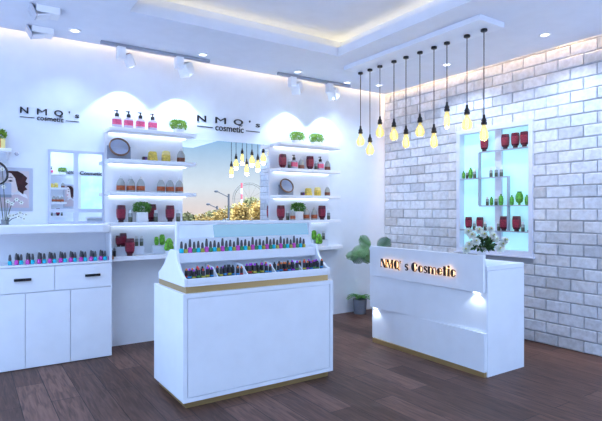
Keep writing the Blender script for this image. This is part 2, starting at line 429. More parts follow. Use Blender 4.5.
# shelves
def shelf(x0, x1, z, label, led=True, d=.25, th=.034):
    t = thing('wall_shelf', label, 'shelf', ((x0+x1)/2, 0, z), 0, 'white wall shelves')
    h = (x1-x0)/2
    G().box(-h, h, -d, -.0, -th, 0).build('board', SHELF, t, bevel=.004)
    if led:
        G().box(-h+.04, h-.04, -.05, -.03, -th-.008, -th).build('light_strip', mat('cool_led', (.9,.95,1), .5, emit=E_SHELF, ecol=(.8,.9,1)), t)  # strips under third and bottom boards are added, to brighten beneath them
    return t
LX0, LX1, RX0, RX1 = -3.748, -2.885, -1.865, -.985
zs = [2.146, 1.845, 1.53]
for z, nm in zip(zs, ['top','second','third']):
    shelf(LX0, LX1, z, '%s white shelf of the left wall unit' % nm)
    shelf(RX0, RX1, z, '%s white shelf of the right wall unit' % nm)
shelf(LX0, RX1, 1.235, 'long white bottom shelf running under both wall units and the mirror')
tag(G().box(LX0, -2.952, -.020, -.004, 1.236, 2.11).build('back_panel', SHELF), 'white back panel behind the left shelf unit', 'panel')
tag(G().box(-1.883, RX1, -.020, -.004, 1.236, 2.11).build('back_panel', SHELF), 'white back panel behind the right shelf unit', 'panel')
# lower ledge
lz = .908
g = G().prism([(-3.74,0),(-3.74,-.235),(-1.12,-.235),(-.85,-.12),(-.82,0)], 2, lz-.042, lz)
tag(g.build('ledge', SHELF, bevel=.004), 'long low white ledge on the back wall behind the island', 'shelf')
# small shelf at far left
t = thing('small_shelf', 'short white bracket shelf at the left edge above the poster', 'shelf', (-4.70, 0, 1.86))
G().box(-.2, .155, -.15, 0, 0, .03).build('board', SHELF, t, bevel=.003)
G().prism([(0,0),(-.12,0),(0,-.06)], 0, .12, .14).build('bracket', SHELF, t)
kn = G().lathe([(.016,0),(.018,.012),(.012,.02)], n=16); kn.v = [(v[0]+.205, -v[2], v[1]-.0) for v in kn.v]
kn.build('knob', SILV, t)

# ---------------------------------------------------------------- text
def text_mesh(name, s, size, depth, m, parent, loc, rot, bold=0, space=1, align='LEFT', mirror=False):
    c = bpy.data.curves.new(name, 'FONT'); c.body = s; c.size = size; c.extrude = depth/2; c.offset = bold; c.space_character = space; c.align_x = align
    o = bpy.data.objects.new('tmp', c); COL.objects.link(o)
    dg = bpy.context.evaluated_depsgraph_get(); me = bpy.data.meshes.new_from_object(o.evaluated_get(dg))
    bpy.data.objects.remove(o); me.name = name; me.materials.clear(); me.materials.append(m)
    if mirror:
        for v in me.vertices: v.co.x = -v.co.x
        me.flip_normals()
    q = bpy.data.objects.new(name, me); COL.objects.link(q); q.location = loc; q.rotation_euler = rot
    if parent: q.parent = parent
    return q
SIGN = mat('sign_black', (.01,.01,.015), .5)
def fit(o, x0, x1, z0, z1):
    xs = [v.co.x for v in o.data.vertices]; ys = [v.co.y for v in o.data.vertices]
    a, b, c, d = min(xs), max(xs), min(ys), max(ys)
    for v in o.data.vertices: v.co.x = x0+(v.co.x-a)/(b-a)*(x1-x0); v.co.y = z0+(v.co.y-c)/(d-c)*(z1-z0)
def wallsign(x, z, k, ch_, label):
    t = thing('wall_sign', label, 'sign', (x, -.0, z), 0, 'black lettered signs on the back wall')
    for ch, a, b, c, d in (('N',0,.135,0,1), ('M',.275,.44,0,1), ('Q',.565,.715,-.12,1.02), ("'",.815,.84,.70,1.02), ('s',.93,1.0,-.0,.62)):
        o = text_mesh('letter', ch, .1, .008, SIGN, t, (0, -.005, 0), (PI/2,0,0), .0015 if ch != 'M' else 0)
        fit(o, a*k, b*k, c*ch_, d*ch_)
    G().box(0, .235*k, -.006, -.001, -.075*k, -.063*k).build('rule', SIGN, t); G().box(.765*k, k, -.006, -.001, -.075*k, -.063*k).build('rule', SIGN, t)
    o = text_mesh('tagline', 'cosmetic', .1, .008, SIGN, t, (0, -.005, 0), (PI/2,0,0), .0006)
    fit(o, .275*k, .725*k, -.105*k, -.018*k)
wallsign(-4.469, 2.232, .495, .056, 'small black NMQ\'s cosmetic lettering on the wall above the framed mirror')
wallsign(-2.78, 2.325, .78, .068, 'larger black NMQ\'s cosmetic lettering on the wall above the big mirror')

# ================================================================== CABINET AT LEFT
cab = thing('drawer_cabinet', 'long white floor cabinet with drawers over doors and black handles at left', 'cabinet', (-4.45, 0, 0))
CX0, CX1 = -5.165, -3.747; ox = 4.45
G().box(CX0+ox, CX1+ox, -.312, -.001, .0, .868).build('carcass', LAC, cab)
G().box(CX0+ox, CX1+ox, -.335, -.001, .869, .886).build('top_board', LAC, cab, bevel=.002)
xb = [-5.165, -4.81, -4.455, -4.102, -3.747]
for a, b in zip(xb, xb[1:]):
    G().box(a+ox+.002, b+ox-.002, -.332, -.3125, .006, .645).build('door', LAC, cab, bevel=.002)
HB = mat('handle_black', (.02,.02,.025), .35, .4)
for a, b, hx in ((-5.165,-4.714,-4.92), (-4.71,-4.228,-4.475), (-4.228,-3.747,-3.917)):
    dr = G().box(a+ox+.002, b+ox-.002, -.332, -.3125, .651, .864).build('drawer', LAC, cab, bevel=.002)
    G().box(hx+ox-.065, hx+ox+.065, -.352, -.333, .752, .774).build('handle', HB, dr, bevel=.003)
# hutch + marble top
G().box(CX0+ox, CX1+ox-.018, -.135, -.125, .887, 1.145).build('niche_back', LAC, cab)
G().box(CX1+ox-.016, CX1+ox, -.328, -.001, .887, 1.145).build('side_panel', LAC, cab)
MARB = mat('pale_marble', (.80,.83,.90), .18, vary=.07, vscale=5)
g = G().prism([(CX0,0),(CX0,-.36),(-3.83,-.36),(-3.78,-.345),(-3.75,-.30),(-3.742,0)], 2, 1.147, 1.228)
tag(g.build('marble_countertop', MARB, bevel=.012), 'thick pale marble countertop above the nail polish niche at left', 'countertop')

# ---------------------------------------------------------------- product kinds
def body(g, name, m, t, sm=True): return g.build(name, m, t, sm)
PINK = mat('pink_soap', (.85,.12,.24), .25, vary=.25, vscale=60); PALEB = mat('pale_bottle', (.78,.70,.86), .2, trans=.3)
REDG = mat('dark_red_glass', (.10,.010,.025), .2, vary=.6, vscale=70, coat=.3); REDL = mat('red_label', (.24,.012,.04), .45, vary=.8, vscale=110); DARKC = mat('dark_maroon', (.05,.01,.02), .3)
GREYG = mat('grey_glass', (.42,.44,.44), .12, vary=.1); ORNG = mat('orange_label', (.40,.09,.03), .5, vary=.5, vscale=80)
SLIM = mat('pale_grey_glass', (.45,.50,.50), .15, trans=.35); SLIMD = mat('olive_liquid', (.10,.11,.08), .2); SLIMC = mat('pale_cap', (.72,.75,.78), .4)
YEL = mat('yellow_pattern', (.78,.56,.10), .5, vary=.35, vscale=70); YELP = mat('pale_yellow', (.9,.75,.28), .45); BRN = mat('brown_label', (.22,.07,.04), .5, vary=.4, vscale=80)
GREENB = mat('green_glass', (.10,.36,.04), .2, vary=.5, vscale=45); LEAFG = mat('bush_green', (.24,.42,.05), .6, vary=.5, vscale=50); LEAFD = mat('deep_green', (.05,.20,.03), .6, vary=.5, vscale=40)
PURP = mat('purple_label', (.12,.05,.35), .4)
SM = {}
def k_pump(t):
    G().rlathe([(.034,0),(.037,.006),(.037,.078),(.033,.088),(.018,.094),(.014,.10)], depth=.7).build('bottle', PALEB, t, True)
    G().rlathe([(.0378,.028),(.0378,.074)], depth=.7).build('label_band', PINK, t, True)
    p = G().lathe([(.016,.10),(.018,.102),(.018,.124),(.013,.13),(.006,.132),(.006,.147),(.011,.149),(.011,.156),(.004,.158)], n=14).build('pump', BLACK, t, True)
    G().tube([(0,0,.1525),(-.020,0,.1525),(-.024,0,.148)], .0042, 6).build('nozzle', BLACK, p, True)
def k_red(t):
    G().rlathe([(.027,.020),(.033,.028),(.037,.050),(.0395,.085),(.0395,.125),(.037,.155),(.034,.162)], depth=.75).build('bottle', REDG, t, True)
    G().rlathe([(.0374,.042),(.0386,.062),(.0402,.085),(.0402,.125)], depth=.752).build('label_band', REDL, t, True)
    G().lathe([(.023,0),(.025,.002),(.025,.018),(.022,.0205)], n=16).build('cap', DARKC, t, True)
def k_slim(t):
    G().lathe([(.017,0),(.019,.003),(.019,.045)], n=14).build('liquid', SLIMD, t, True)
    G().lathe([(.0192,.0455),(.0192,.075),(.014,.08)], n=14).build('glass', SLIM, t, True)
    G().lathe([(.0145,.0805),(.0145,.105),(.012,.108)], n=14).build('cap', SLIMC, t, True)
def k_dome(t):
    G().lathe([(.038,0),(.040,.004),(.040,.070),(.036,.092),(.025,.114),(.014,.130)], n=20, sy=.75).build('bottle', GREYG, t, True)
    G().lathe([(.0407,.018),(.0407,.062)], n=20, sy=.755).build('label_band', ORNG, t, True)
    G().lathe([(.0135,.1305),(.010,.145),(.005,.155)], n=14).build('cap', SLIMC, t, True)
def k_domeb(t):
    G().lathe([(.034,0),(.037,.004),(.037,.062),(.034,.078),(.022,.102),(.014,.112)], n=20, sy=.75).build('bottle', GREYG, t, True)
    G().lathe([(.0377,.012),(.0377,.048)], n=20, sy=.755).build('label_band', BRN, t, True)
    G().lathe([(.013,.1125),(.011,.122),(.006,.132)], n=14).build('cap', SLIMC, t, True)
def k_vmirror(t):
    G().box(-.105,.105,.018,.026,0,.125).build('stand_plate', mat('stand_grey', (.30,.33,.42), .5), t, bevel=.003)
    g = G().lathe([(.085,-.009),(.092,-.006),(.092,.006),(.085,.009),(.080,.009),(.080,-.009)], n=36)
    R = Matrix.Translation((0,0,.115)) @ Matrix.Rotation(math.radians(66), 4, 'X')
    g.v = [tuple(R @ Vector(v)) for v in g.v]; g.build('rim', mat('bronze_rim', (.25,.14,.09), .35, .6), t, True)
    g = G().lathe([(.081,-.002),(.081,.002)], n=36); g.v = [tuple(R @ Vector(v)) for v in g.v]; g.build('mirror_disc', mat('tinted_mirror', (.62,.68,.80), .03, 1), t)
def k_smallbox(t):
    G().box(-.020,.020,-.018,.018,0,.040).build('jar', DARKC, t, bevel=.004)
    G().box(-.0,.018,-.0192,-.0182,.008,.032).build('label_patch', PURP, t)
def k_ybox(t):
    G().add([(-.045,-.025,0),(.045,-.025,0),(.045,.025,0),(-.045,.025,0),(-.034,-.02,.088),(.034,-.02,.088),(.034,.02,.088),(-.034,.02,.088)],[(3,2,1,0),(4,5,6,7),(0,1,5,4),(1,2,6,5),(2,3,7,6),(3,0,4,7)]).build('carton', YEL, t, bevel=.004)
    G().box(-.028,.028,-.014,.014,.0885,.094).build('lid', YELP, t, bevel=.002)
def k_yjar(t):
    G().rlathe([(.034,0),(.038,.004),(.038,.060),(.036,.068)], depth=.8).build('jar', YEL, t, True)
    G().rlathe([(.035,.0685),(.036,.075),(.033,.098),(.020,.108)], depth=.8).build('lid', YELP, t, True)
def bushmesh(rx, ry, rz, c, n, L, seed):
    r = random.Random(seed); g = G()
    for i in range(n):
        while True:
            v = Vector((r.uniform(-1,1), r.uniform(-1,1), r.uniform(-1,1)))
            if .25 < v.length < 1.12: break
        v = Vector([max(-.88, min(.88, q)) for q in v])
        p = Vector((c[0]+v.x*rx, c[1]+v.y*ry, c[2]+v.z*rz))
        d = (v+Vector((r.uniform(-.6,.6), r.uniform(-.6,.6), r.uniform(-.2,.9)))).normalized()
        g.leaf(p, d, (r.uniform(-1,1), r.uniform(-1,1), .6), L*r.uniform(.7,1.2), L*.7)
    return g
def k_bush(t):
    G().rlathe([(.055,0),(.058,.004),(.060,.045),(.055,.045),(.053,.04)], depth=.7).build('pot', WHITEP, t, True)
    bushmesh(.082,.055,.046,(0,0,.088),560,.022,3).build('foliage', LEAFG, t)
def k_potbush(t):
    G().rlathe([(.050,0),(.054,.004),(.054,.098),(.048,.10),(.047,.09)], depth=.8).build('pot', WHITEP, t, True)
    bushmesh(.082,.055,.048,(0,0,.142),540,.022,5).build('foliage', mat('mid_green', (.10,.28,.04), .6, vary=.5, vscale=50), t)
def k_gtall(t):
    G().lathe([(.012,.0),(.018,.004),(.022,.03),(.022,.06),(.017,.085),(.008,.092)], n=14).build('bottle', GREENB, t, True)
    G().lathe([(.0085,.0925),(.0085,.105),(.006,.107)], n=10).build('cap', LEAFD, t, True)
def k_gbig(t):
    G().lathe([(.014,0),(.016,.012),(.013,.018),(.036,.035),(.044,.065),(.042,.10),(.030,.125),(.024,.13)], n=18, sy=.6).build('bottle', GREENB, t, True)
    G().lathe([(.0235,.1305),(.0235,.142),(.02,.144)], n=12).build('cap', LEAFD, t, True)
def k_cactus(t):
    g = G()
    for k in range(9):
        a = 2*PI*k/9
        g.sphere((.012*math.cos(a), .012*math.sin(a), .055), .017, 8, 8, sz=3.2)
    g.build('stem', mat('cactus_green', (.13,.42,.03), .5, vary=.6, vscale=40), t, True)
    g = G(); r = random.Random(2)
    for i in range(60):
        a = r.uniform(0, 2*PI); z = r.uniform(.01,.1); g.leaf((.028*math.cos(a), .028*math.sin(a), z), (math.cos(a), math.sin(a), .4), (0,0,1), .010, .004)
    g.build('spines', mat('cactus_spine', (.5,.62,.10), .6), t)['kind'] = 'stuff'
def k_cactusbig(t):
    G().lathe([(.026,0),(.03,.004),(.034,.03),(.030,.03)], n=16).build('pot', WHITEP, t, True)
    g = G()
    for (x, y, z, r) in ((0,0,.07,.038),(-.018,-.005,.055,.026),(.02,0,.055,.026),(.004,0,.115,.026),(.016,-.004,.098,.022),(-.014,0,.1,.022)):
        g.sphere((x,y,z), r, 12, 8, sz=1.15)
    g.build('stem', mat('cactus_green2', (.16,.44,.04), .5, vary=.7, vscale=45), t, True)
    g = G(); r = random.Random(4)
    for i in range(90):
        a = r.uniform(0,2*PI); z = r.uniform(.04,.13); g.leaf((.036*math.cos(a), .036*math.sin(a), z), (math.cos(a), math.sin(a), .4), (0,0,1), .012, .005)
    g.build('spines', mat('cactus_spine', (.5,.62,.10), .6), t)['kind'] = 'stuff'
def k_cubepot(t):
    g = G().box(-.052,.052,-.045,.045,0,.085); g.build('pot', mat('pale_plinth', (.70,.75,.86), .5), t, bevel=.003)
    G().box(-.045,.045,-.038,.038,.0855,.089).build('soil', mat('pebbles', (.5,.52,.56), .9, vary=.3, vscale=60), t)
def k_black(t):
    G().lathe([(.012,0),(.013,.003),(.013,.055)], n=14).build('tube', BLACK, t, True)
    G().lathe([(.010,.0555),(.010,.078),(.008,.08)], n=14).build('cap', DKGREY, t, True)
KINDS = dict(pump=(k_pump,'soap_dispenser','pink pump bottle','pump bottle','pump bottles'), red=(k_red,'red_bottle','dark red bottle','bottle','red bottles'),
  slim=(k_slim,'slim_bottle','slim grey glass vial','bottle','slim vials'), dome=(k_dome,'labelled_bottle','grey bottle with orange label','bottle','orange-labelled bottles'),
  domeb=(k_domeb,'labelled_bottle','brown-labelled grey bottle','bottle','brown-labelled bottles'), vm=(k_vmirror,'vanity_mirror','round tilting mirror on a grey stand plate','mirror','round mirrors'),
  sbox=(k_smallbox,'cream_jar','tiny dark jar with purple label','jar','jars'), ybox=(k_ybox,'gift_carton','yellow patterned tapering carton','carton','cartons'), yjar=(k_yjar,'yellow_jar','yellow jar with pale domed lid','jar','yellow jars'),
  bush=(k_bush,'boxwood_plant','low bright green boxwood bush','plant','boxwood bushes'), potbush=(k_potbush,'potted_boxwood','green bush in a white pot','potted plant','potted bushes'),
  gt=(k_gtall,'green_bottle','slender green bottle','bottle','green bottles'), gb=(k_gbig,'green_bottle','wide rounded green bottle','bottle','green bottles'),
  cac=(k_cactus,'cactus','small upright green cactus','cactus','cacti'), cacb=(k_cactusbig,'potted_cactus','bushy yellow-green cactus in a small pot','cactus','cacti'),
  cube=(k_cubepot,'planter_box','pale square planter box','planter','planters'), blk=(k_black,'black_tube','small black tube','tube','tubes'))
PROTO = {}
PEND_LABELS = []
def put(kind, loc, place, rz=0, sc=1):
    fn, name, base, cat, plural = KINDS[kind]
    if kind not in PROTO:
        t = thing(name, '', cat, loc, rz); fn(t); t.scale = (sc,)*3 if not isinstance(sc, tuple) else sc; PROTO[kind] = t
    else:
        t = dup(PROTO[kind], '', loc, rz, sc)
    PEND_LABELS.append((t, base, place, plural)); return t
def finish_labels():
    from collections import defaultdict
    d = defaultdict(list)
    for t, b, p, pl in PEND_LABELS: d[(b, p)].append((t, pl))
    for (b, p), L in d.items():
        L.sort(key=lambda q: q[0].location.x if 'window' not in p else -q[0].location.y)
        for i, (t, pl) in enumerate(L):
            if len(L) == 1: t['label'] = '%s %s' % (b, p)
            elif len(L) == 2: t['label'] = '%s %s, the %s one' % (b, p, ['left','right'][i])
            else: t['label'] = '%s %s, %s from left' % (b, p, ordn(i))
            t['group'] = '%s %s' % (pl, p)

def row(z, Y, place, items, sc=1.0):
    for it in items:
        k, px = it[0], it[1]; dy = it[2] if len(it) > 2 else 0; s = it[3] if len(it) > 3 else sc
        put(k, (onY(px, Y+dy)[0], Y+dy, z+.0005), place, 0, s)
YS = -.13
row(zs[0], -.17, 'on the top shelf of the left unit', [('pump',117),('pump',128.6),('pump',140.4),('pump',152.7),('bush',178.5,.03,1.0)], 1.1)
row(zs[1], YS, 'on the second shelf of the left unit', [('vm',119.5),('sbox',144.5),('ybox',152.5),('yjar',166),('domeb',181,0,1.12)], 1.08)
row(zs[2], YS, 'on the third shelf of the left unit', [('dome',120.8),('dome',130.8),('dome',140.7),('dome',161),('dome',170),('dome',179.3)], 1.02)
row(1.2355, YS, 'on the long bottom shelf at left', [('red',121,0,1.03),('slim',130.3,0),('potbush',142,-.02,1),('red',151.5,.065),('slim',155.8),('red',170,0,1.03),('slim',178.2)], 1.1)
row(zs[0], -.13, 'on the top shelf of the right unit', [('bush',297.5),('bush',316.5)], 1.05)
row(zs[1], YS, 'on the second shelf of the right unit', [('red',282.6,0,1.05),('slim',289.4),('pump',294),('domeb',301.3),('red',310,0,1.05),('slim',316),('pump',320.3),('domeb',327.5)], 1.1)
row(zs[2], YS, 'on the third shelf of the right unit', [('vm',286.8),('sbox',302.5),('ybox',308.3),('yjar',317.6),('domeb',327.4)], 1.0)
row(1.2355, YS, 'on the long bottom shelf at right', [('red',280.8),('slim',287.7),('potbush',298.2,.03,1.05),('dome',292.8,-.075,.85),('dome',306.5,-.01,1.02),('dome',314.2,-.01,1.02),('red',322),('slim',328.6)], 1.08)
# ledge items
def riser(px0, px1, Y, hgt, label):
    a, b = onY(px0, Y)[0], onY(px1, Y)[0]
    return tag(G().box(0, b-a, 0, .075, 0, hgt).build('display_riser', mat('pale_plinth', (.70,.75,.86), .5), bevel=.003, loc=(a, Y, lz+.0005)), label, 'display block', 'pale display blocks on the ledge')
riser(116, 144.5, -.12, .085, 'long pale block under the red and grey bottles on the low ledge')
riser(154, 164.5, -.12, .085, 'small pale block under the two upright cacti on the low ledge')
riser(313.5, 328.5, -.12, .075, 'pale block at the right end of the low ledge')
row(lz+.086, -.085, 'on the long pale ledge block', [('red',118.6,0,.68),('red',123,0,.82),('slim',136.6,0,.92),('slim',141.5,0,.92)])
row(lz, -.185, 'on the low ledge in front of the long block', [('red',129.8,0,1.05),('blk',114.6,.0,1)])
row(lz+.086, -.085, 'on the small pale ledge block', [('cac',156.6,0,.8),('cac',162.2,0,1.0)])
row(lz, -.185, 'on the low ledge beside the small block', [('cacb',168.8,0,1.12)])
row(lz+.076, -.085, 'on the right ledge block', [('cac',311.8+2.2,.0,1.1),('slim',323.5,0,1.0)])
row(lz, -.185, 'on the low ledge at the right end', [('cacb',318.8,0,1.1)])

# ---------------------------------------------------------------- nail polish
CAPG = mat('polish_cap_grey', (.07,.07,.085), .35)
PCOL = dict(cyan=(.0,.50,.66), magenta=(.62,.06,.46), tan=(.50,.26,.14), olive=(.40,.38,.05), green=(.04,.26,.09))
PPR = {}
def polish(col, loc, place, hs=1.0, rz=0):
    base = '%s nail polish bottle' % col
    key = col
    if key not in PPR:
        t = thing('nail_polish', '', 'nail polish', loc, rz)
        G().rlathe([(.010,0),(.012,.002),(.012,.028),(.009,.034),(.006,.036)], n=12).build('bottle', mat('polish_'+col, PCOL[col], .15, coat=.5), t, True)
        G().lathe([(.0092,.0365),(.0095,.050),(.0065,.080),(.0040,.088)], n=10).build('cap', CAPG, t, True)
        PPR[key] = t
    else: t = dup(PPR[key], '', loc, rz)
    t.scale = (1.18 if 'tier' in place else 1.3,)*2+(hs*(1.12 if 'tier' in place else 1),)
    PEND_LABELS.append((t, base, place, 'nail polishes')); return t
cy_ = [50,106,164,222,274,326,377,428,478,527]; mg_ = [82,138,196,250,304,355,406,457,505,553]
for i, p in enumerate(cy_): polish('cyan', (onY(p/5.017,-.27)[0], -.27, .887), 'on the left cabinet', 1.0)
for i, p in enumerate(mg_): polish('magenta', (onY(p/5.017,-.27)[0], -.27, .887), 'on the left cabinet', 1.12)
for i, p in enumerate(mg_): polish('tan', (onY((p+9)/5.017,-.235)[0], -.235, .887), 'on the left cabinet', 1.0)

# ================================================================== ISLAND
IX0, IX1, IY0, IY1 = -3.655, -2.388, -1.925, -1.29
isl = thing('display_island', 'white island unit with gold plinth and stepped cosmetics display on top', 'display counter', ((IX0+IX1)/2, (IY0+IY1)/2, 0))
cx, cy = isl.location.x, isl.location.y
def L(a, b, c, d): return a-cx, b-cx, c-cy, d-cy
G().box(*L(IX0+.03, IX1-.03, IY0+.03, IY1-.03), 0, .046).build('plinth', GOLD, isl)
G().box(*L(IX0, IX1, IY0+.012, IY1), .046, .782).build('body', LAC, isl, bevel=.003)
# front: frame border and inset panel separated by a groove
fr = G(); b_ = .028
fr.box(*L(IX0, IX0+b_, IY0, IY0+.012), .046, .782).box(*L(IX1-b_, IX1, IY0, IY0+.012), .046, .782)
fr.box(*L(IX0+b_, IX1-b_, IY0, IY0+.012), .046, .046+b_).box(*L(IX0+b_, IX1-b_, IY0, IY0+.012), .782-b_, .782)
fr.build('front_frame', LAC, isl)
G().box(*L(IX0+b_+.006, IX1-b_-.006, IY0+.001, IY0+.013), .046+b_+.006, .782-b_-.006).build('front_panel', LAC, isl, bevel=.002)
G().box(*L(IX0+.03, IX1-.03, IY0+.03, IY1-.03), .782, .83).build('gold_band', GOLD, isl)
# display top: stepped, two-sided A shape
DX0, DX1 = IX0+.006, IX1-.03
yc = (IY0+IY1)/2
IYB = -1.38; yc = -1.69
prof = [(IY0+.0,.831),(IYB,.831),(IYB,.885),(IYB-.04,.90),(-1.50,.95),(-1.62,1.06),(-1.64,1.07),(-1.74,1.07),(-1.757,1.06),(-1.785,.985),(-1.83,.935),(IY0+.03,.895),(IY0,.887)]
for a, b in ((DX0, DX0+.022), (DX1-.022, DX1)):
    G().prism([(y-cy, z) for y, z in prof], 0, a-cx, b-cx).build('side_panel', LAC, isl, bevel=.004)
ia, ib = DX0+.0225-cx, DX1-.0225-cx
G().box(ia, ib, IY0-cy, IYB-cy, .831, .846).build('tray_floor', LAC, isl)
G().box(ia, ib, IY0-cy, IY0+.016-cy, .8465, .884).build('front_lip', LAC, isl, bevel=.003)
G().box(ia, ib, IYB-.016-cy, IYB-cy, .8465, .884).build('back_lip', LAC, isl, bevel=.003)
G().box(ia, ib, -1.752-cy, -1.625-cy, .975, 1.045).build('upper_tier', LAC, isl, bevel=.003)
G().box(ia, ib, yc-cy, yc+.02-cy, .8465, .9745).build('tray_back', LAC, isl)
dv = [-3.395, -3.158, -2.918, -2.675]
for x in dv:
    G().prism([(IY0+.017-cy,.8465),(yc-.0-cy-.001,.8465),(yc-.0-cy-.001,.955),(yc-.13-cy,.945),(IY0+.017-cy,.884)], 0, x-.004-cx, x+.004-cx).build('divider', LAC, isl)
# header with tilted mirror
HX0, HX1, HY = -3.612, -2.43, -1.66
hd = G(); 
hb, ht = 1.125, 1.268
for a, b, c, d in ((HX0,HX1,ht-.02,ht),(HX0,HX1,hb,hb+.022),(HX0,HX0+.018,hb+.022,ht-.02),(HX1-.018,HX1,hb+.022,ht-.02)):
    hd.box(a-cx, b-cx, HY-.015-cy, HY+.015-cy, c, d)
hd.build('header_frame', LAC, isl)
g = G().rbox((0,0,0), (HX1-HX0-.037, .004, ht-hb-.043), Matrix.Translation(((HX0+HX1)/2-cx, HY-cy, (hb+ht)/2)) @ Matrix.Rotation(math.radians(-8), 4, 'X'))
g.build('header_mirror', MIRR, isl)
G().box(HX0-cx, HX0+.014-cx, HY-.015-cy, HY+.015-cy, 1.0455, hb).build('header_post', LAC, isl)
G().box(HX1-.15-cx, HX1-cx, HY-.015-cy, HY+.015-cy, 1.0455, hb).build('header_post', LAC, isl)
# polish on upper tier
pat = ['cyan','olive','magenta','green']
n = 34
for i in range(n):
    x = -3.597+i*(1.05/(n-1)); polish(pat[i % 4], (x, -1.733, 1.0455), 'on the upper tier of the island', [.85,.72,1.0,.8][i % 4])
# lipsticks
LC = dict(black=(.02,.02,.025), red=(.65,.03,.03), orange=(.8,.20,.03), purple=(.38,.05,.62), blue=(.02,.30,.70), green=(.10,.32,.06), yellow=(.6,.55,.05))
LPR = {}
def lipstick(cap, band, loc, place, rz, sc):
    base = '%s-tipped lipstick, %s band,' % (cap, band)
    k = (cap, band)
    if k not in LPR:
        t = thing('lipstick', '', 'lipstick', loc, rz)
        G().rlathe([(.009,0),(.010,.002),(.010,.030)], n=12).build('case', mat('lip_black', LC['black'], .3), t, True)
        G().rlathe([(.0098,.0305),(.0098,.038)], n=12).build('band', mat('lip_'+band, LC[band], .35), t, True)
        G().rlathe([(.0088,.0385),(.0088,.066),(.008,.068)], n=12).build('sleeve', mat('lip_black', LC['black'], .3), t, True)
        G().lathe([(.0060,.0685),(.0060,.074),(.003,.080)], n=10).build('bullet', mat('lip_'+cap, LC[cap], .35), t, True)
        LPR[k] = t
    else: t = dup(LPR[k], '', loc, rz)
    t.scale = (sc,)*3; PEND_LABELS.append((t, base, place, 'lipsticks'))
rr = random.Random(11)
xs_ = [DX0+.022]+dv+[DX1-.022]
caps = ['red','orange','purple','black','black','orange','black','purple']; bands = ['blue','yellow','green','purple','red','yellow','green','blue']
for c in range(5):
    a, b = xs_[c]+.018, xs_[c+1]-.018
    for r_ in range(2):
        nn = 6 if r_ == 0 else 5
        for i in range(nn):
            x = a+(b-a)*(i+.5)/nn + rr.uniform(-.003,.003)
            y = IY0+.045+r_*.06+rr.uniform(-.005,.005)
            lipstick(rr.choice(caps), rr.choice(bands), (x, y, .8465), 'in the %s island compartment' % ORD[c], rr.uniform(0,3), rr.uniform(1.18,1.42))

# ================================================================== RECEPTION
RXF, RXB, RY0, RY1 = -1.41, -.865, -2.645, -1.27
rc = thing('reception_counter', 'white reception counter with slanted front panels, gold plinth and glowing shop name', 'counter', ((RXF+RXB)/2, (RY0+RY1)/2, 0))
cx, cy = rc.location.x, rc.location.y
def L(a, b, c, d): return a-cx, b-cx, c-cy, d-cy
G().box(*L(RXF+.010, RXF+.041, RY0+.01, RY1-.03), 0, .042).build('plinth', GOLD, rc)
G().box(*L(RXF+.042, RXB, RY0, RY1), .0, .86).build('body', LAC, rc)
G().box(*L(RXF+.034, RXB, RY0-.0, RY1), .861, .9).build('desk_top', LAC, rc, bevel=.004)
G().box(*L(RXF, RXF+.033, RY0+.012, RY1), .682, .985).build('front_panel', LAC, rc, bevel=.003)
ins = .034
def wedge(x_far, x_near, z0, z1):
    return G().prism([(x_far-cx, RY1-cy), (x_near-cx, RY0+.004-cy), (RXF+.0415-cx, RY0+.004-cy), (RXF+.0415-cx, RY1-cy)], 2, z0, z1).build('front_panel', LAC, rc)
wedge(RXF+.004, RXF+ins, .357, .681)
wedge(RXF+ins, RXF+.004, .043, .356)
G().box(*L(RXF+.004, RXF+.026, RY0+.06, RY0+.11), .675, .6815).build('hidden_light', mat('slot_led', (1,1,1), .5, emit=3, ecol=(.85,.93,1)), rc)
# wedge light strips under the overhangs
G().box(*L(RXF+.008, RXF+.026, RY1-.09, RY1-.04), .349, .3565).build('hidden_light', mat('slot_led', (1,1,1), .5, emit=9), rc)

lamp('SPOT', 'panel_glow', (RXF+.010-cx, RY0+.085-cy, .671), .9, (.85,.93,1), rc, size=.006, spot=math.radians(130), blend=.6)
lamp('SPOT', 'panel_glow', (RXF+.010-cx, RY1-.065-cy, .345), .9, (.85,.93,1), rc, size=.006, spot=math.radians(130), blend=.6)
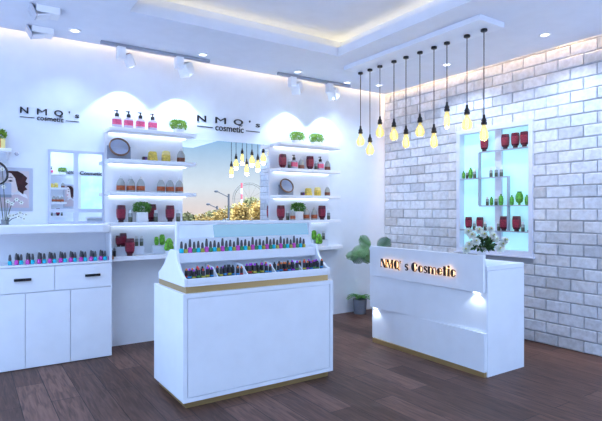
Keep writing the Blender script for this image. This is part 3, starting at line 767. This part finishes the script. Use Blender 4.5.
# art-deco lettering
def ell(cx_, cy_, rx, ry, a0, a1, n=14): return [(cx_+rx*math.cos(a0+(a1-a0)*i/n), cy_+ry*math.sin(a0+(a1-a0)*i/n)) for i in range(n+1)]
def deco():
    polys = []; x = 0
    CH, XH = .088, .066; tk = .030; th = .006
    def rect(a, b, c, d): polys.append([(x+a,c),(x+b,c),(x+b,d),(x+a,d)])
    def poly(P): polys.append([(x+p[0], p[1]) for p in P])
    def halfD(cx_, r, h, y0, left=True):      # thick half disc
        P = ell(cx_, y0+h/2, r, h/2, PI/2, 3*PI/2) if left else ell(cx_, y0+h/2, r, h/2, -PI/2, PI/2)
        poly(P)
    def arc(cx_, cyy, rx, ry, a0, a1, t):
        o = ell(cx_, cyy, rx, ry, a0, a1); i = ell(cx_, cyy, rx-t, ry-t, a0, a1)[::-1]; poly(o+i)
    # N
    breaks = [0]
    rect(0, th, 0, CH); poly([(0,CH),(.024,CH),(.070,0),(.046,0)]); rect(.066,.072,0,CH); x += .080; breaks.append(len(polys))
    # M
    rect(0, th, 0, CH); poly([(0,CH),(.024,CH),(.047,0),(.040,0)]); poly([(.042,0),(.047,0),(.066,CH),(.062,CH)]); rect(.064,.086,0,CH); x += .096; breaks.append(len(polys))
    # Q
    halfD(.034,.034,CH,0); arc(.034,CH/2,.034,CH/2,-PI/2,PI/2,th); poly([(.04,.018),(.05,.018),(.076,-.008),(.064,-.008)]); x += .076; breaks.append(len(polys))
    # '
    poly([(0,CH),(.012,CH),(.008,CH-.028),(.002,CH-.028)]); x += .062; breaks.append(len(polys))
    # s
    arc(.022,XH*.70,.020,XH*.30,0.2,PI*1.3,.009); poly([(.004,XH*.62),(.018,XH*.72),(.042,XH*.36),(.030,XH*.26)]); arc(.022,XH*.30,.020,XH*.30,-PI*.8,PI*.25,.009); x += .082; breaks.append(len(polys))
    # C
    halfD(.036,.036,CH,0); arc(.036,CH/2,.034,CH/2,-PI/2,-PI*.12,th); arc(.036,CH/2,.034,CH/2,PI*.12,PI/2,th); rect(.055,.07,CH*.58,CH*.80); x += .080; breaks.append(len(polys))
    # o
    halfD(.027,.027,XH,0); arc(.027,XH/2,.030,XH/2,-PI/2,PI/2,th); x += .064; breaks.append(len(polys))
    # s
    arc(.022,XH*.70,.020,XH*.30,0.2,PI*1.3,.009); poly([(.004,XH*.62),(.018,XH*.72),(.042,XH*.36),(.030,XH*.26)]); arc(.022,XH*.30,.020,XH*.30,-PI*.8,PI*.25,.009); x += .050; breaks.append(len(polys))
    # m
    rect(0,.022,0,XH); arc(.030,XH*.55,.020,XH*.45,0,PI,.006); rect(.040,.062,0,XH*.62); arc(.070,XH*.55,.020,XH*.45,0,PI,.006); rect(.084,.092,0,XH*.6); x += .100; breaks.append(len(polys))
    # e
    halfD(.027,.027,XH,0); arc(.027,XH/2,.028,XH/2,0,PI/2,th); rect(.02,.055,XH*.46,XH*.56); arc(.027,XH/2,.028,XH/2,-PI/2,-PI*.15,th); x += .062; breaks.append(len(polys))
    # t
    rect(.006,.030,0,CH*.95); rect(0,.042,XH-.008,XH); x += .048; breaks.append(len(polys))
    # i
    rect(0,.022,0,XH); poly(ell(.011,XH+.018,.011,.011,0,2*PI)[:-1]); x += .030; breaks.append(len(polys))
    # c
    halfD(.027,.027,XH,0); arc(.027,XH/2,.028,XH/2,PI*.15,PI/2,th); arc(.027,XH/2,.028,XH/2,-PI/2,-PI*.15,th); x += .058; breaks.append(len(polys))
    return polys, x, breaks
polys, tw, breaks = deco()
ty0, ty1 = -1.462, -2.385; k = (ty0-ty1)/tw
HALO = mat('halo_led', (1,.8,.5), .5, emit=4.5, ecol=(1,.52,.18))
for b0, b1, ch in zip(breaks, breaks[1:], "NMQ'sCosmetic"):
    g = G(); ge = G()
    for P in polys[b0:b1]:
        Q = [(ty0-p[0]*k-cy, .785+p[1]*.98) for p in P]
        g.prism(Q, 0, RXF-.027-cx, RXF-.021-cx)
        if len(P) > 20: continue
        m_ = (sum(q[0] for q in Q)/len(Q), sum(q[1] for q in Q)/len(Q))
        ge.prism([(m_[0]+(q[0]-m_[0])*.6, m_[1]+(q[1]-m_[1])*.75) for q in Q], 0, RXF-.0205-cx, RXF-.0185-cx)
    lt = g.build('letter', SIGN, rc); lt['label'] = 'black art-deco letter of the shop name'
    if ge.v: ge.build('halo_light', HALO, lt)

# ---------------------------------------------------------------- flower vase on reception
fv = thing('flower_vase', 'white vase of white blossoms and dark leaves on the reception counter', 'flowers', (-1.215, -2.475, .9005), -.588)
G().lathe([(.030,0),(.034,.003),(.030,.04),(.036,.09),(.042,.135),(.038,.14),(.030,.09)], n=22).build('vase', mat('ribbed_vase', (.80,.82,.88), .3), fv, True)
bushmesh(.085,.07,.045,(0,-.01,.165),260,.04,9).build('leaves', mat('dark_leaf', (.035,.10,.02), .5, vary=.5, vscale=30), fv)
r = random.Random(5)
PET = mat('white_petals', (.82,.86,.80), .6, vary=.12, vscale=60)
PC = mat('petal_centre', (.55,.55,.12), .6)
blos = [(-.13,-.02,.16),(-.10,0,.24),(-.05,-.03,.285),(.05,-.02,.29),(.0,.0,.245),(.10,0,.21),(.14,-.03,.165),(.16,.02,.13),(.11,-.05,.13),(-.155,-.02,.12),(.06,-.05,.24),(-.08,-.05,.19),(.17,-.03,.20),(-.12,.03,.27)]
for i, (x, y, z) in enumerate(blos):
    g = G()
    c0 = Vector((x, y-.05, z)); ax = Vector((x*2.2, -.8, .5)).normalized(); e1 = ax.cross(Vector((0,0,1))).normalized(); e2 = ax.cross(e1)
    for k2 in range(4):
        for q in range(7):
            a = 2*PI*q/7+k2*.45+i; el = -.15+.38*k2
            d = (e1*math.cos(a)+e2*math.sin(a))*math.cos(el)+ax*math.sin(el)
            g.leaf(c0, d, ax, .042-.004*k2, .034, 0, .35)
    f = g.build('blossom', PET, fv, True)
    G().sphere(tuple(c0+ax*.02), .007, 8, 5).build('centre', PC, f, True)
g = G()
for (x, y, z) in blos: g.tube([(0,0,.12),(x*.5,y*.5,z*.5+.08),(x,y,z)], .0018, 5)
g.build('stems', mat('stem_green', (.10,.20,.05), .6), fv)

# ---------------------------------------------------------------- plants on the floor behind
def fern(t, n, L_, z, m, seed):
    r = random.Random(seed)
    for i in range(n):
        a = 2*PI*i/n+r.uniform(-.3,.3); le = L_*r.uniform(.7,1.1); el = r.uniform(.35,1.0)
        g = G(); pts = []
        for s in range(7):
            u = s/6; pts.append(Vector((math.cos(a)*le*u*math.cos(el), math.sin(a)*le*u*math.cos(el), z+le*(u*math.sin(el)-.55*u*u))))
        g.tube(pts, .002, 5)
        for s in range(1, 7):
            for sd in (-1, 1):
                d = Vector((math.cos(a+sd*1.0), math.sin(a+sd*1.0), .1)); g.leaf(pts[s], d, (0,0,1), .055*(1.15-s/9), .026)
        g.leaf(pts[-1], pts[-1]-pts[-2], (0,0,1), .06, .03)
        g.build('frond', m, t)
fp = thing('potted_fern', 'small green fern in a grey pot on the floor behind the reception counter', 'potted plant', (-.58, -.14, .0005))
G().lathe([(.075,0),(.080,.004),(.092,.19),(.082,.19),(.080,.17)], n=26).build('pot', mat('grey_pot', (.20,.22,.27), .6, vary=.1), fp, True)
G().lathe([(.079,.168),(.01,.174)], n=20).build('soil', mat('soil', (.04,.03,.025), .95), fp)
fern(fp, 13, .21, .19, mat('fern_green', (.09,.30,.05), .5, vary=.5, vscale=30), 3)

mn = thing('monstera_plant', 'tall split-leaf plant behind the far end of the reception counter', 'potted plant', (-.43, -.40, .0005))
G().lathe([(.11,0),(.12,.004),(.14,.26),(.13,.26),(.125,.24)], n=26).build('pot', mat('grey_pot', (.20,.22,.27), .6), mn, True)
G().lathe([(.124,.238),(.01,.245)], n=20).build('soil', mat('soil', (.04,.03,.025), .95), mn)
MG = mat('monstera_green', (.09,.22,.08), .45, vary=.6, vscale=14); MD = mat('monstera_dark', (.03,.11,.05), .45, vary=.4, vscale=14)
def monstera(c, d, up, Ls, m):
    c = Vector(c); d = Vector(d).normalized(); s = d.cross(Vector(up)).normalized(); nn = s.cross(d)
    g = G(); N = 9
    out = []
    for sd in (1, -1):
        for i in range(N):
            u0, u1 = i/N, (i+.62)/N
            w0 = math.sin(PI*min(1,(u0*.85+.12)))**.7*.5; w1 = math.sin(PI*min(1,(u1*.85+.12)))**.7*.5
            a0 = c+d*Ls*(u0); a1 = c+d*Ls*(u1)
            b0 = a0+s*sd*w0*Ls+nn*Ls*(-.18*w0)+d*Ls*.06; b1 = a1+s*sd*w1*Ls+nn*Ls*(-.18*w1)+d*Ls*.06
            a1b = c+d*Ls*((i+1)/N); mid = (a1b+ (a1b+s*sd*w1*Ls*.45-nn*Ls*.04))/2
            g.add([a0, a1b, a1b+s*sd*w1*Ls*.22-nn*Ls*.03, b1, b0], [(0,1,2,3,4)])
    g.build('leaf', m, mn)
    g = G().tube([(0,0,.24), (c.x*.3, c.y*.3, .24+(c.z-.24)*.7), tuple(c)], .006, 6); g.build('stalk', mat('stem_green', (.10,.20,.05), .6), mn)
for c, d, up, Ls, m in [((-0.26,-0.02,0.88),(-.8,.45,-.30),(-.5,-.6,.7),.20,MG), ((-0.20,-0.01,0.90),(-.5,.1,.35),(-.5,-.6,.5),.19,MG), ((-0.28,0.03,0.82),(-.6,.4,-.55),(-.5,-.6,.5),.18,MD),
                        ((-0.04,0.00,0.84),(.3,-.2,.50),(-.5,-.7,.4),.19,MD), ((-0.16,0.05,0.84),(-.2,.1,-.6),(-.5,-.7,.4),.17,MG), ((-0.34,0.08,0.81),(-.8,.5,-.3),(-.5,-.6,.7),.15,MG)]:
    monstera(c, d, up, Ls, m)

# ================================================================== WINDOW IN THE BRICK WALL
WIN = mat('window_frame_paint', (.72,.76,.90), .4)
CYAN = mat('lit_frosted_pane', (.60,.92,.95), .4, emit=.30, ecol=(.36,.82,.92))
wn = struct(bpy.data.objects.new('window_1', None)); COL.objects.link(wn); wn.location = (0, (WY0+WY1)/2, WZ0); wn['label'] = 'white framed window in the brick wall with cyan lit panes'
wy = (WY0+WY1)/2; fw = .036
def W(a, b, c, d, e_, f_): return (a, b, c-wy, d-wy, e_-WZ0, f_-WZ0)
g = G()
g.box(*W(-.028,.1, WY0-.012,WY0+fw, WZ0-.015,WZ1+.012)).box(*W(-.028,.1, WY1-fw,WY1+.012, WZ0-.015,WZ1+.012))
g.box(*W(-.028,.1, WY0+fw,WY1-fw, WZ1-fw,WZ1+.012)).box(*W(-.028,.1, WY0+fw,WY1-fw, WZ0-.015,WZ0+fw))
g.build('window_frame', WIN, wn)
G().box(*W(-.05,.0, WY0-.03,WY1+.03, WZ0-.03,WZ0-.016)).build('window_sill', WIN, wn)
G().box(*W(.03,.058, -1.81,-1.73, WZ0+fw,WZ1-fw)).build('mullion', WIN, wn)
G().box(*W(.06,.065, WY0+.005,WY1-.005, WZ0+.005,WZ1-.005)).build('window_pane', CYAN, wn)
zig = thing('zigzag_shelf', 'thin grey zigzag shelf rack standing in the brick wall window', 'shelf rack', (.0, wy, WZ0+fw))
SG = mat('rack_grey', (.42,.46,.56), .4)
XW = -.012
def yz(px, py): return onX(px, XW, py)
s1, s2, s3, s4 = yz(505,149)[1], yz(484,177.5)[1], yz(505,205.2)[1], yz(495,230.5)[1]
yl, ya, yb2, yr = WY1-fw-.002, yz(479.5,150)[0], yz(508.4,176)[0], WY0+fw+.002
def rb(y0, y1, z0, z1, nm): G().box(-.024, .022, min(y0,y1)-wy, max(y0,y1)-wy, z0-WZ0-fw, z1-WZ0-fw).build(nm, SG, zig)
tk = .012
rb(ya, yr, s1-tk, s1, 'shelf_board'); rb(yl, yb2, s2-tk, s2, 'shelf_board'); rb(ya, yr, s3-tk, s3, 'shelf_board'); rb(yl, yr, s4-tk, s4, 'shelf_board')
rb(ya, ya+tk, s3, s1-tk, 'upright'); rb(yb2, yb2+tk, s4, s2-tk, 'upright')
def wrow(z, place, items):
    for it in items:
        k, px = it[0], it[1]; s = it[2] if len(it) > 2 else 1
        put(k, (XW, onX(px, XW)[0], z+.0005), place, PI/2, s)
wrow(s1, 'on the top board of the window rack', [('red',484.3,.98),('red',505.3,.98),('red',515.3,.98),('red',524.4,.98)])
wrow(s2, 'on the second board of the window rack', [('gt',463.6,.85),('slim',467,.85),('gt',470.6,1.15),('slim',474.6,.95),('slim',491,.95),('slim',496.2,.95),('slim',501.4,.95)])
wrow(s3, 'on the third board of the window rack', [('slim',487.3,.9),('gt',491.4,.9),('slim',496,.9),('gt',501,1.15),('gt',511.8,1.0),('gb',519.3,1.0),('gt',526.9,1.0)])
wrow(s4, 'on the lowest board of the window rack', [('red',468.6,.9),('slim',474.2,.9),('red',479.9,.9),('slim',485.2,.9),('slim',498.6,.95),('red',503.9,.98),('red',516.6,1.0),('slim',522.9,.95)])
put('sbox', (XW, onX(528.6, XW)[0], s4+.0005), 'on the lowest board of the window rack', PI/2, .45)

# ================================================================== LEFT CORNER: POSTER, MIRROR, VASE
def flat(name, pts, m, parent, y): # pts (x,z)
    o = G().prism(pts, 1, y, y-.0012).build(name, m, parent); return o
SKIN = mat('print_skin', (.90,.80,.80), .7); PBG = mat('print_background', (.62,.55,.60), .7); HAIR = mat('print_hair', (.045,.010,.012), .7, vary=.5, vscale=25)
LIP = mat('print_lip', (.65,.03,.15), .6); EYE = mat('print_eye', (.03,.02,.03), .6); CLO = mat('print_cloth', (.78,.78,.85), .7)
def poster(loc, w_, h_, label, rz=0, flip=1, name='framed_poster'):
    t = thing(name, label, 'poster', loc, rz)
    G().box(-w_/2-.03, w_/2+.03, -.012, 0, -.03, h_+.03).build('frame', mat('poster_frame', (.50,.54,.66), .4), t, bevel=.002)
    p = G().box(-w_/2, w_/2, -.0145, -.0125, 0, h_).build('print', PBG, t)
    def K(P): return [(flip*a*w_, b*h_) for a, b in P]
    flat('printed_shoulder', K([(-.5,.0),(-.5,.30),(-.28,.40),(-.05,.46),(.12,.40),(.30,.33),(.46,.20),(.5,0)]), mat('print_shoulder', (.60,.50,.55), .7), p, -.0146)
    flat('printed_collar', K([(-.24,.36),(-.10,.42),(.10,.46),(.40,.36),(.46,.25),(.30,.30),(.16,.36),(.0,.36),(-.2,.30)]), CLO, p, -.0159)
    flat('printed_face', K([(-.28,.52),(-.30,.60),(-.33,.66),(-.29,.72),(-.30,.82),(-.24,.95),(.0,.99),(.20,.9),(.26,.7),(.18,.5),(.02,.40),(-.14,.42),(-.26,.46)]), SKIN, p, -.0172)
    flat('printed_hair', K([(-.30,.96),(-.10,.93),(.03,.80),(.08,.62),(.12,.48),(.20,.42),(.30,.36),(.32,.46),(.44,.50),(.36,.58),(.47,.66),(.38,.72),(.44,.82),(.28,.93),(.12,.995),(-.22,.998)]), HAIR, p, -.0185)
    flat('printed_eye', K([(-.22,.72),(-.12,.75),(-.04,.72),(-.12,.70)]), EYE, p, -.0198)
    flat('printed_brow', K([(-.24,.80),(-.12,.84),(-.02,.80),(-.12,.815)]), EYE, p, -.0198)
    flat('printed_lips', K([(-.30,.565),(-.20,.585),(-.14,.565),(-.20,.54),(-.27,.54)]), LIP, p, -.0198)
    return t
poster((-4.515, -.0, 1.375), .235, .33, 'framed print of a dark-haired woman in profile on the left wall section')

vmt = thing('makeup_mirror', 'black-rimmed round makeup mirror on a grey stand at the left edge', 'mirror', (-4.665, -.155, 1.2285))
g = G(); R = Matrix.Translation((0,0,.445)) @ Matrix.Rotation(math.radians(24), 4, 'Z') @ Matrix.Rotation(math.radians(78), 4, 'X')
g.lathe([(.100,-.010),(.108,-.006),(.108,.006),(.100,.010),(.094,.010),(.094,-.010)], n=40); g.v = [tuple(R @ Vector(v)) for v in g.v]; g.build('rim', BLACK, vmt, True)
g = G().lathe([(.095,-.002),(.095,.002)], n=40); g.v = [tuple(R @ Vector(v)) for v in g.v]; g.build('mirror_disc', mat('tinted_mirror', (.62,.68,.80), .03, 1), vmt)
G().box(-.12,.12,.03,.04,.26,.36).build('back_plate', mat('plate_blue_grey', (.42,.48,.62), .5), vmt)
G().box(-.12,.12,-.01,.045,.235,.259).build('tray_bar', mat('bar_grey', (.22,.25,.32), .5), vmt)
G().tube([(0,.017,.004),(0,.017,.24)], .008, 8).build('post', BLACK, vmt, True)
G().lathe([(.055,0),(.058,.003),(.055,.007),(.01,.009)], c=(0,.017,0), n=24).build('base', BLACK, vmt, True)

# plant + box on small shelf
bx_ = thing('orange_box', 'orange and yellow patterned box on the bracket shelf at the left edge', 'box', (-4.64, -.08, 1.8905))
G().box(-.05,.05,-.035,.035,0,.085).build('carton', mat('orange_carton', (.70,.26,.06), .5, vary=.5, vscale=30), bx_, bevel=.003)
G().box(.018,.0505,-.0355,-.0352,.0,.085).build('side_band', YELP, bx_)
sp = thing('small_plant', 'small bright green sprig standing behind the orange box at the left edge', 'plant', (-4.64, -.02, 1.8905))
G().lathe([(.02,0),(.025,.003),(.028,.09),(.024,.09)], n=14, sy=.6).build('pot', WHITEP, sp, True)
bushmesh(.05,.014,.035,(0,-.0,.125),90,.04,6).build('foliage', LEAFG, sp)

bv = thing('branch_vase', 'glass vase of thin bare branches with white blossoms at the left end of the counter', 'vase', (onY(5,-.27)[0], -.27, 1.2285))
G().lathe([(.026,0),(.03,.002),(.030,.045),(.028,.046)], n=20).build('vase', mat('clear_vase', (.5,.55,.6), .05, trans=.7), bv, True)
BR = mat('branch_green', (.07,.09,.05), .6)
tips = []
for pts in [[(0,0,.01),(.0,0,.15),(-.01,0,.32),(-.02,.0,.47)], [(.01,0,.01),(.03,0,.11),(.05,0,.18),(.085,0,.215),(.12,0,.19)], [(.0,0,.01),(.03,0,.06),(.06,0,.08),(.11,0,.10),(.155,0,.085)],
            [(.01,0,.01),(.05,0,.05),(.10,0,.07),(.14,0,.05)], [(-.01,0,.01),(-.03,.0,.2),(-.05,0,.36)], [(.005,0,.01),(.012,0,.1),(.02,0,.2)], [(.005,0,.01),(.03,0,.05),(.035,0,.075)]]:
    G().tube(pts, .0045, 6, r1=.002).build('branch', BR, bv, True); tips += pts[2:]
for i, (x, y, z) in enumerate(tips):
    g = G(); r = random.Random(i)
    for q in range(6):
        a = q*PI/3; g.leaf((x,y-.004,z), (math.cos(a), -.3, math.sin(a)), (0,-1,.1), .022, .016)
    f = g.build('blossom', PET, bv); G().sphere((x,y-.010,z), .0045, 8, 5).build('centre', EYE, f, True)

# ================================================================== SHOP SIDE SEEN ONLY IN THE MIRRORS
def rY(px, py): p = reflY(px, py, YO+.01); return p[0], p[2]
xa, _ = rY(49, 200); xb_, _ = rY(65, 200)
for z, nm in zip([2.146, 1.845, 1.53, 1.235], ['top','second','third','bottom']):
    t = thing('wall_shelf', '%s shelf on the opposite wall, seen reflected in the framed mirror' % nm, 'shelf', ((xa+xb_)/2-.1, YO, z), 0, 'shelves on the opposite wall')
    h = (xb_-xa)/2+.1; G().box(-h, h, .0, .25, -.034, 0).build('board', SHELF, t)
def orow(z, place, items):
    for k, px, s in items: put(k, (rY(px, 200)[0], YO+.12, z+.0005), place, PI, s)
orow(2.146, 'on the opposite wall top shelf', [('bush',61.5,1),('pump',50.5,1)])
orow(1.845, 'on the opposite wall second shelf', [('ybox',51,1),('yjar',55.3,1),('domeb',62,1)])
orow(1.53, 'on the opposite wall third shelf', [('dome',53,1),('dome',57,1),('dome',61,1)])
orow(1.235, 'on the opposite wall bottom shelf', [('red',57,1),('slim',51,1),('slim',61,1)])
px_, pz_ = rY(69.5, 206.5)
p_ = poster((px_, YO, pz_), .20, .46, 'framed print of a woman with black hair on the opposite wall', PI, -1)
# lit window opposite and reversed window lettering
w0, w1 = rY(81, 209), rY(106, 177)
wn2 = struct(bpy.data.objects.new('window_2', None)); COL.objects.link(wn2); wn2.location = (w0[0], YO, w0[1])
G().box(0, w1[0]-w0[0], .002, .01, 0, w1[1]-w0[1]).build('window_pane', mat('lit_frosted_pane2', (.6,.9,.95), .4, emit=.40, ecol=(.35,.75,.90), vary=.3, vscale=3), wn2)
lx, lz_ = rY(66.5, 173.5)
lx2, _ = rY(102, 173.5)
t = thing('opposite_sign', 'black NMQ\'s Cosmetic lettering on the opposite wall seen in the framed mirror', 'sign', (lx, YO+.01, lz_))
ww = lx2-lx
o = text_mesh('shop_initials', "NMQ's", .12, .01, SIGN, t, (0, .006, -.02), (PI/2,0,0), 0); fit(o, 0, ww*.30, 0, .085)
o = text_mesh('shop_word', "Cosmetic", .12, .01, SIGN, t, (0, .006, -.02), (PI/2,0,0), .003); fit(o, ww*.36, ww, 0, .085)
# table with jars under
t = thing('side_table', 'white counter against the opposite wall seen in the framed mirror', 'table', (-3.0, YO+.03, 0))
G().box(-.9, 1.2, .0, .35, .86, .9).build('table_top', LAC, t); G().box(-.85,1.15,.02,.30,0,.859).build('table_body', LAC, t)

# ---------------------------------------------------------------- outdoors in the big mirror
TR = mat('autumn_leaves', (.62,.38,.10), .7, vary=.7, vscale=1.2); TR2 = mat('olive_leaves', (.24,.22,.08), .7, vary=.6, vscale=1.2); BARK = mat('bark', (.12,.08,.05), .9)
def tree(p, hgt, rad, seed, m, label):
    t = thing('tree', label, 'tree', (p[0], p[1], -.14), 0, 'trees across the street')
    G().tube([(0,0,0),(.1,0,hgt*.3),(0,.1,hgt*.6)], .14, 8, r1=.06).build('trunk', BARK, t, True)
    r = random.Random(seed); g = G()
    for i in range(1500):
        v = Vector((r.gauss(0,.5), r.gauss(0,.5), r.gauss(0,.5)))
        if v.length > 1.2: v = v.normalized()*r.uniform(.5,1.1)
        p_ = Vector((v.x*rad, v.y*rad, hgt*.62+v.z*hgt*.36))
        g.leaf(p_, (r.uniform(-1,1), r.uniform(-1,1), r.uniform(-.5,1)), (r.uniform(-1,1), 0, 1), rad*.26, rad*.2)
    g.build('crown', m, t)
trees = [(188,214,34,TR2),(203,215,22,TR),(214,211,36,TR2),(222,210,24,TR),(234,206,40,TR2),(241,203,25,TR),(250,198,56,TR2),(259,201,26,TR),(268,196,40,TR2)]
for i, (px, py, ds, m) in enumerate(trees):
    q = refl(px, py, ds)
    tree(q, q[2]+.14, .021*ds, 20+i, m, '%s autumn tree across the street from the left in the big mirror' % ordn(i))
PM = mat('post_grey', (.06,.06,.065), .6)
for px, py, ax_, ay, ds, nm in [(228.5,194,216,191,22,'nearer tall'), (217,206,208,204,34,'farther small')]:
    q = refl(px, py, ds); a = refl(ax_, ay, ds)
    t = thing('street_lamp', '%s street lamp seen in the big mirror' % nm, 'street lamp', (q[0], q[1], -.14), 0, 'street lamps')
    G().tube([(0,0,0),(0,0,q[2]+.14)], .045*ds/22, 8).build('pole', PM, t, True)
    G().tube([(0,0,q[2]+.0),(a[0]-q[0], a[1]-q[1], a[2]+.14)], .022*ds/22, 6).build('arm', PM, t, True)
    G().sphere((a[0]-q[0], a[1]-q[1], a[2]+.12), .10*ds/22, 8, 5, sz=.5).build('lamp_head', PM, t, True)
# ferris wheel
c_ = refl(249, 199, 60); d_ = Vector((refl(250,199,60)[0]-c_[0], refl(250,199,60)[1]-c_[1], 0)).normalized()
fw_ = thing('ferris_wheel', 'pale ferris wheel above the trees in the big mirror', 'ferris wheel', (c_[0], c_[1], -.14), 0)
hz = c_[2]+.14; Rw = 1.95
g = G()
for rr2 in (Rw, Rw*.9): g.tube([tuple(d_*rr2*math.cos(2*PI*i/32)+Vector((0,0,hz+rr2*math.sin(2*PI*i/32)))) for i in range(33)], .05, 6)
g.build('rim', mat('wheel_white', (.20,.18,.14), .5), fw_)
g = G()
for i in range(12): g.tube([(0,0,hz), tuple(d_*Rw*math.cos(PI*i/6)+Vector((0,0,hz+Rw*math.sin(PI*i/6))))], .02, 5)
g.build('spokes', mat('wheel_white', (.20,.18,.14), .5), fw_)
G().tube([tuple(d_*-1.2), (0,0,hz), tuple(d_*1.2)], .07, 6).build('stand', PM, fw_)
q = refl(241.5, 183, 45)
t = thing('striped_mast', 'red and white striped mast beside the ferris wheel in the big mirror', 'mast', (q[0], q[1], -.14))
RW_ = [mat('mast_white', (.8,.78,.78), .6), mat('mast_red', (.6,.10,.12), .6)]
g = G(); hh = q[2]+.14
for i in range(8): g.tube([(0,0,hh*i/8),(0,0,hh*(i+1)/8)], .09, 8, mi=i % 2)
g.build('shaft', RW_, t)
finish_labels()
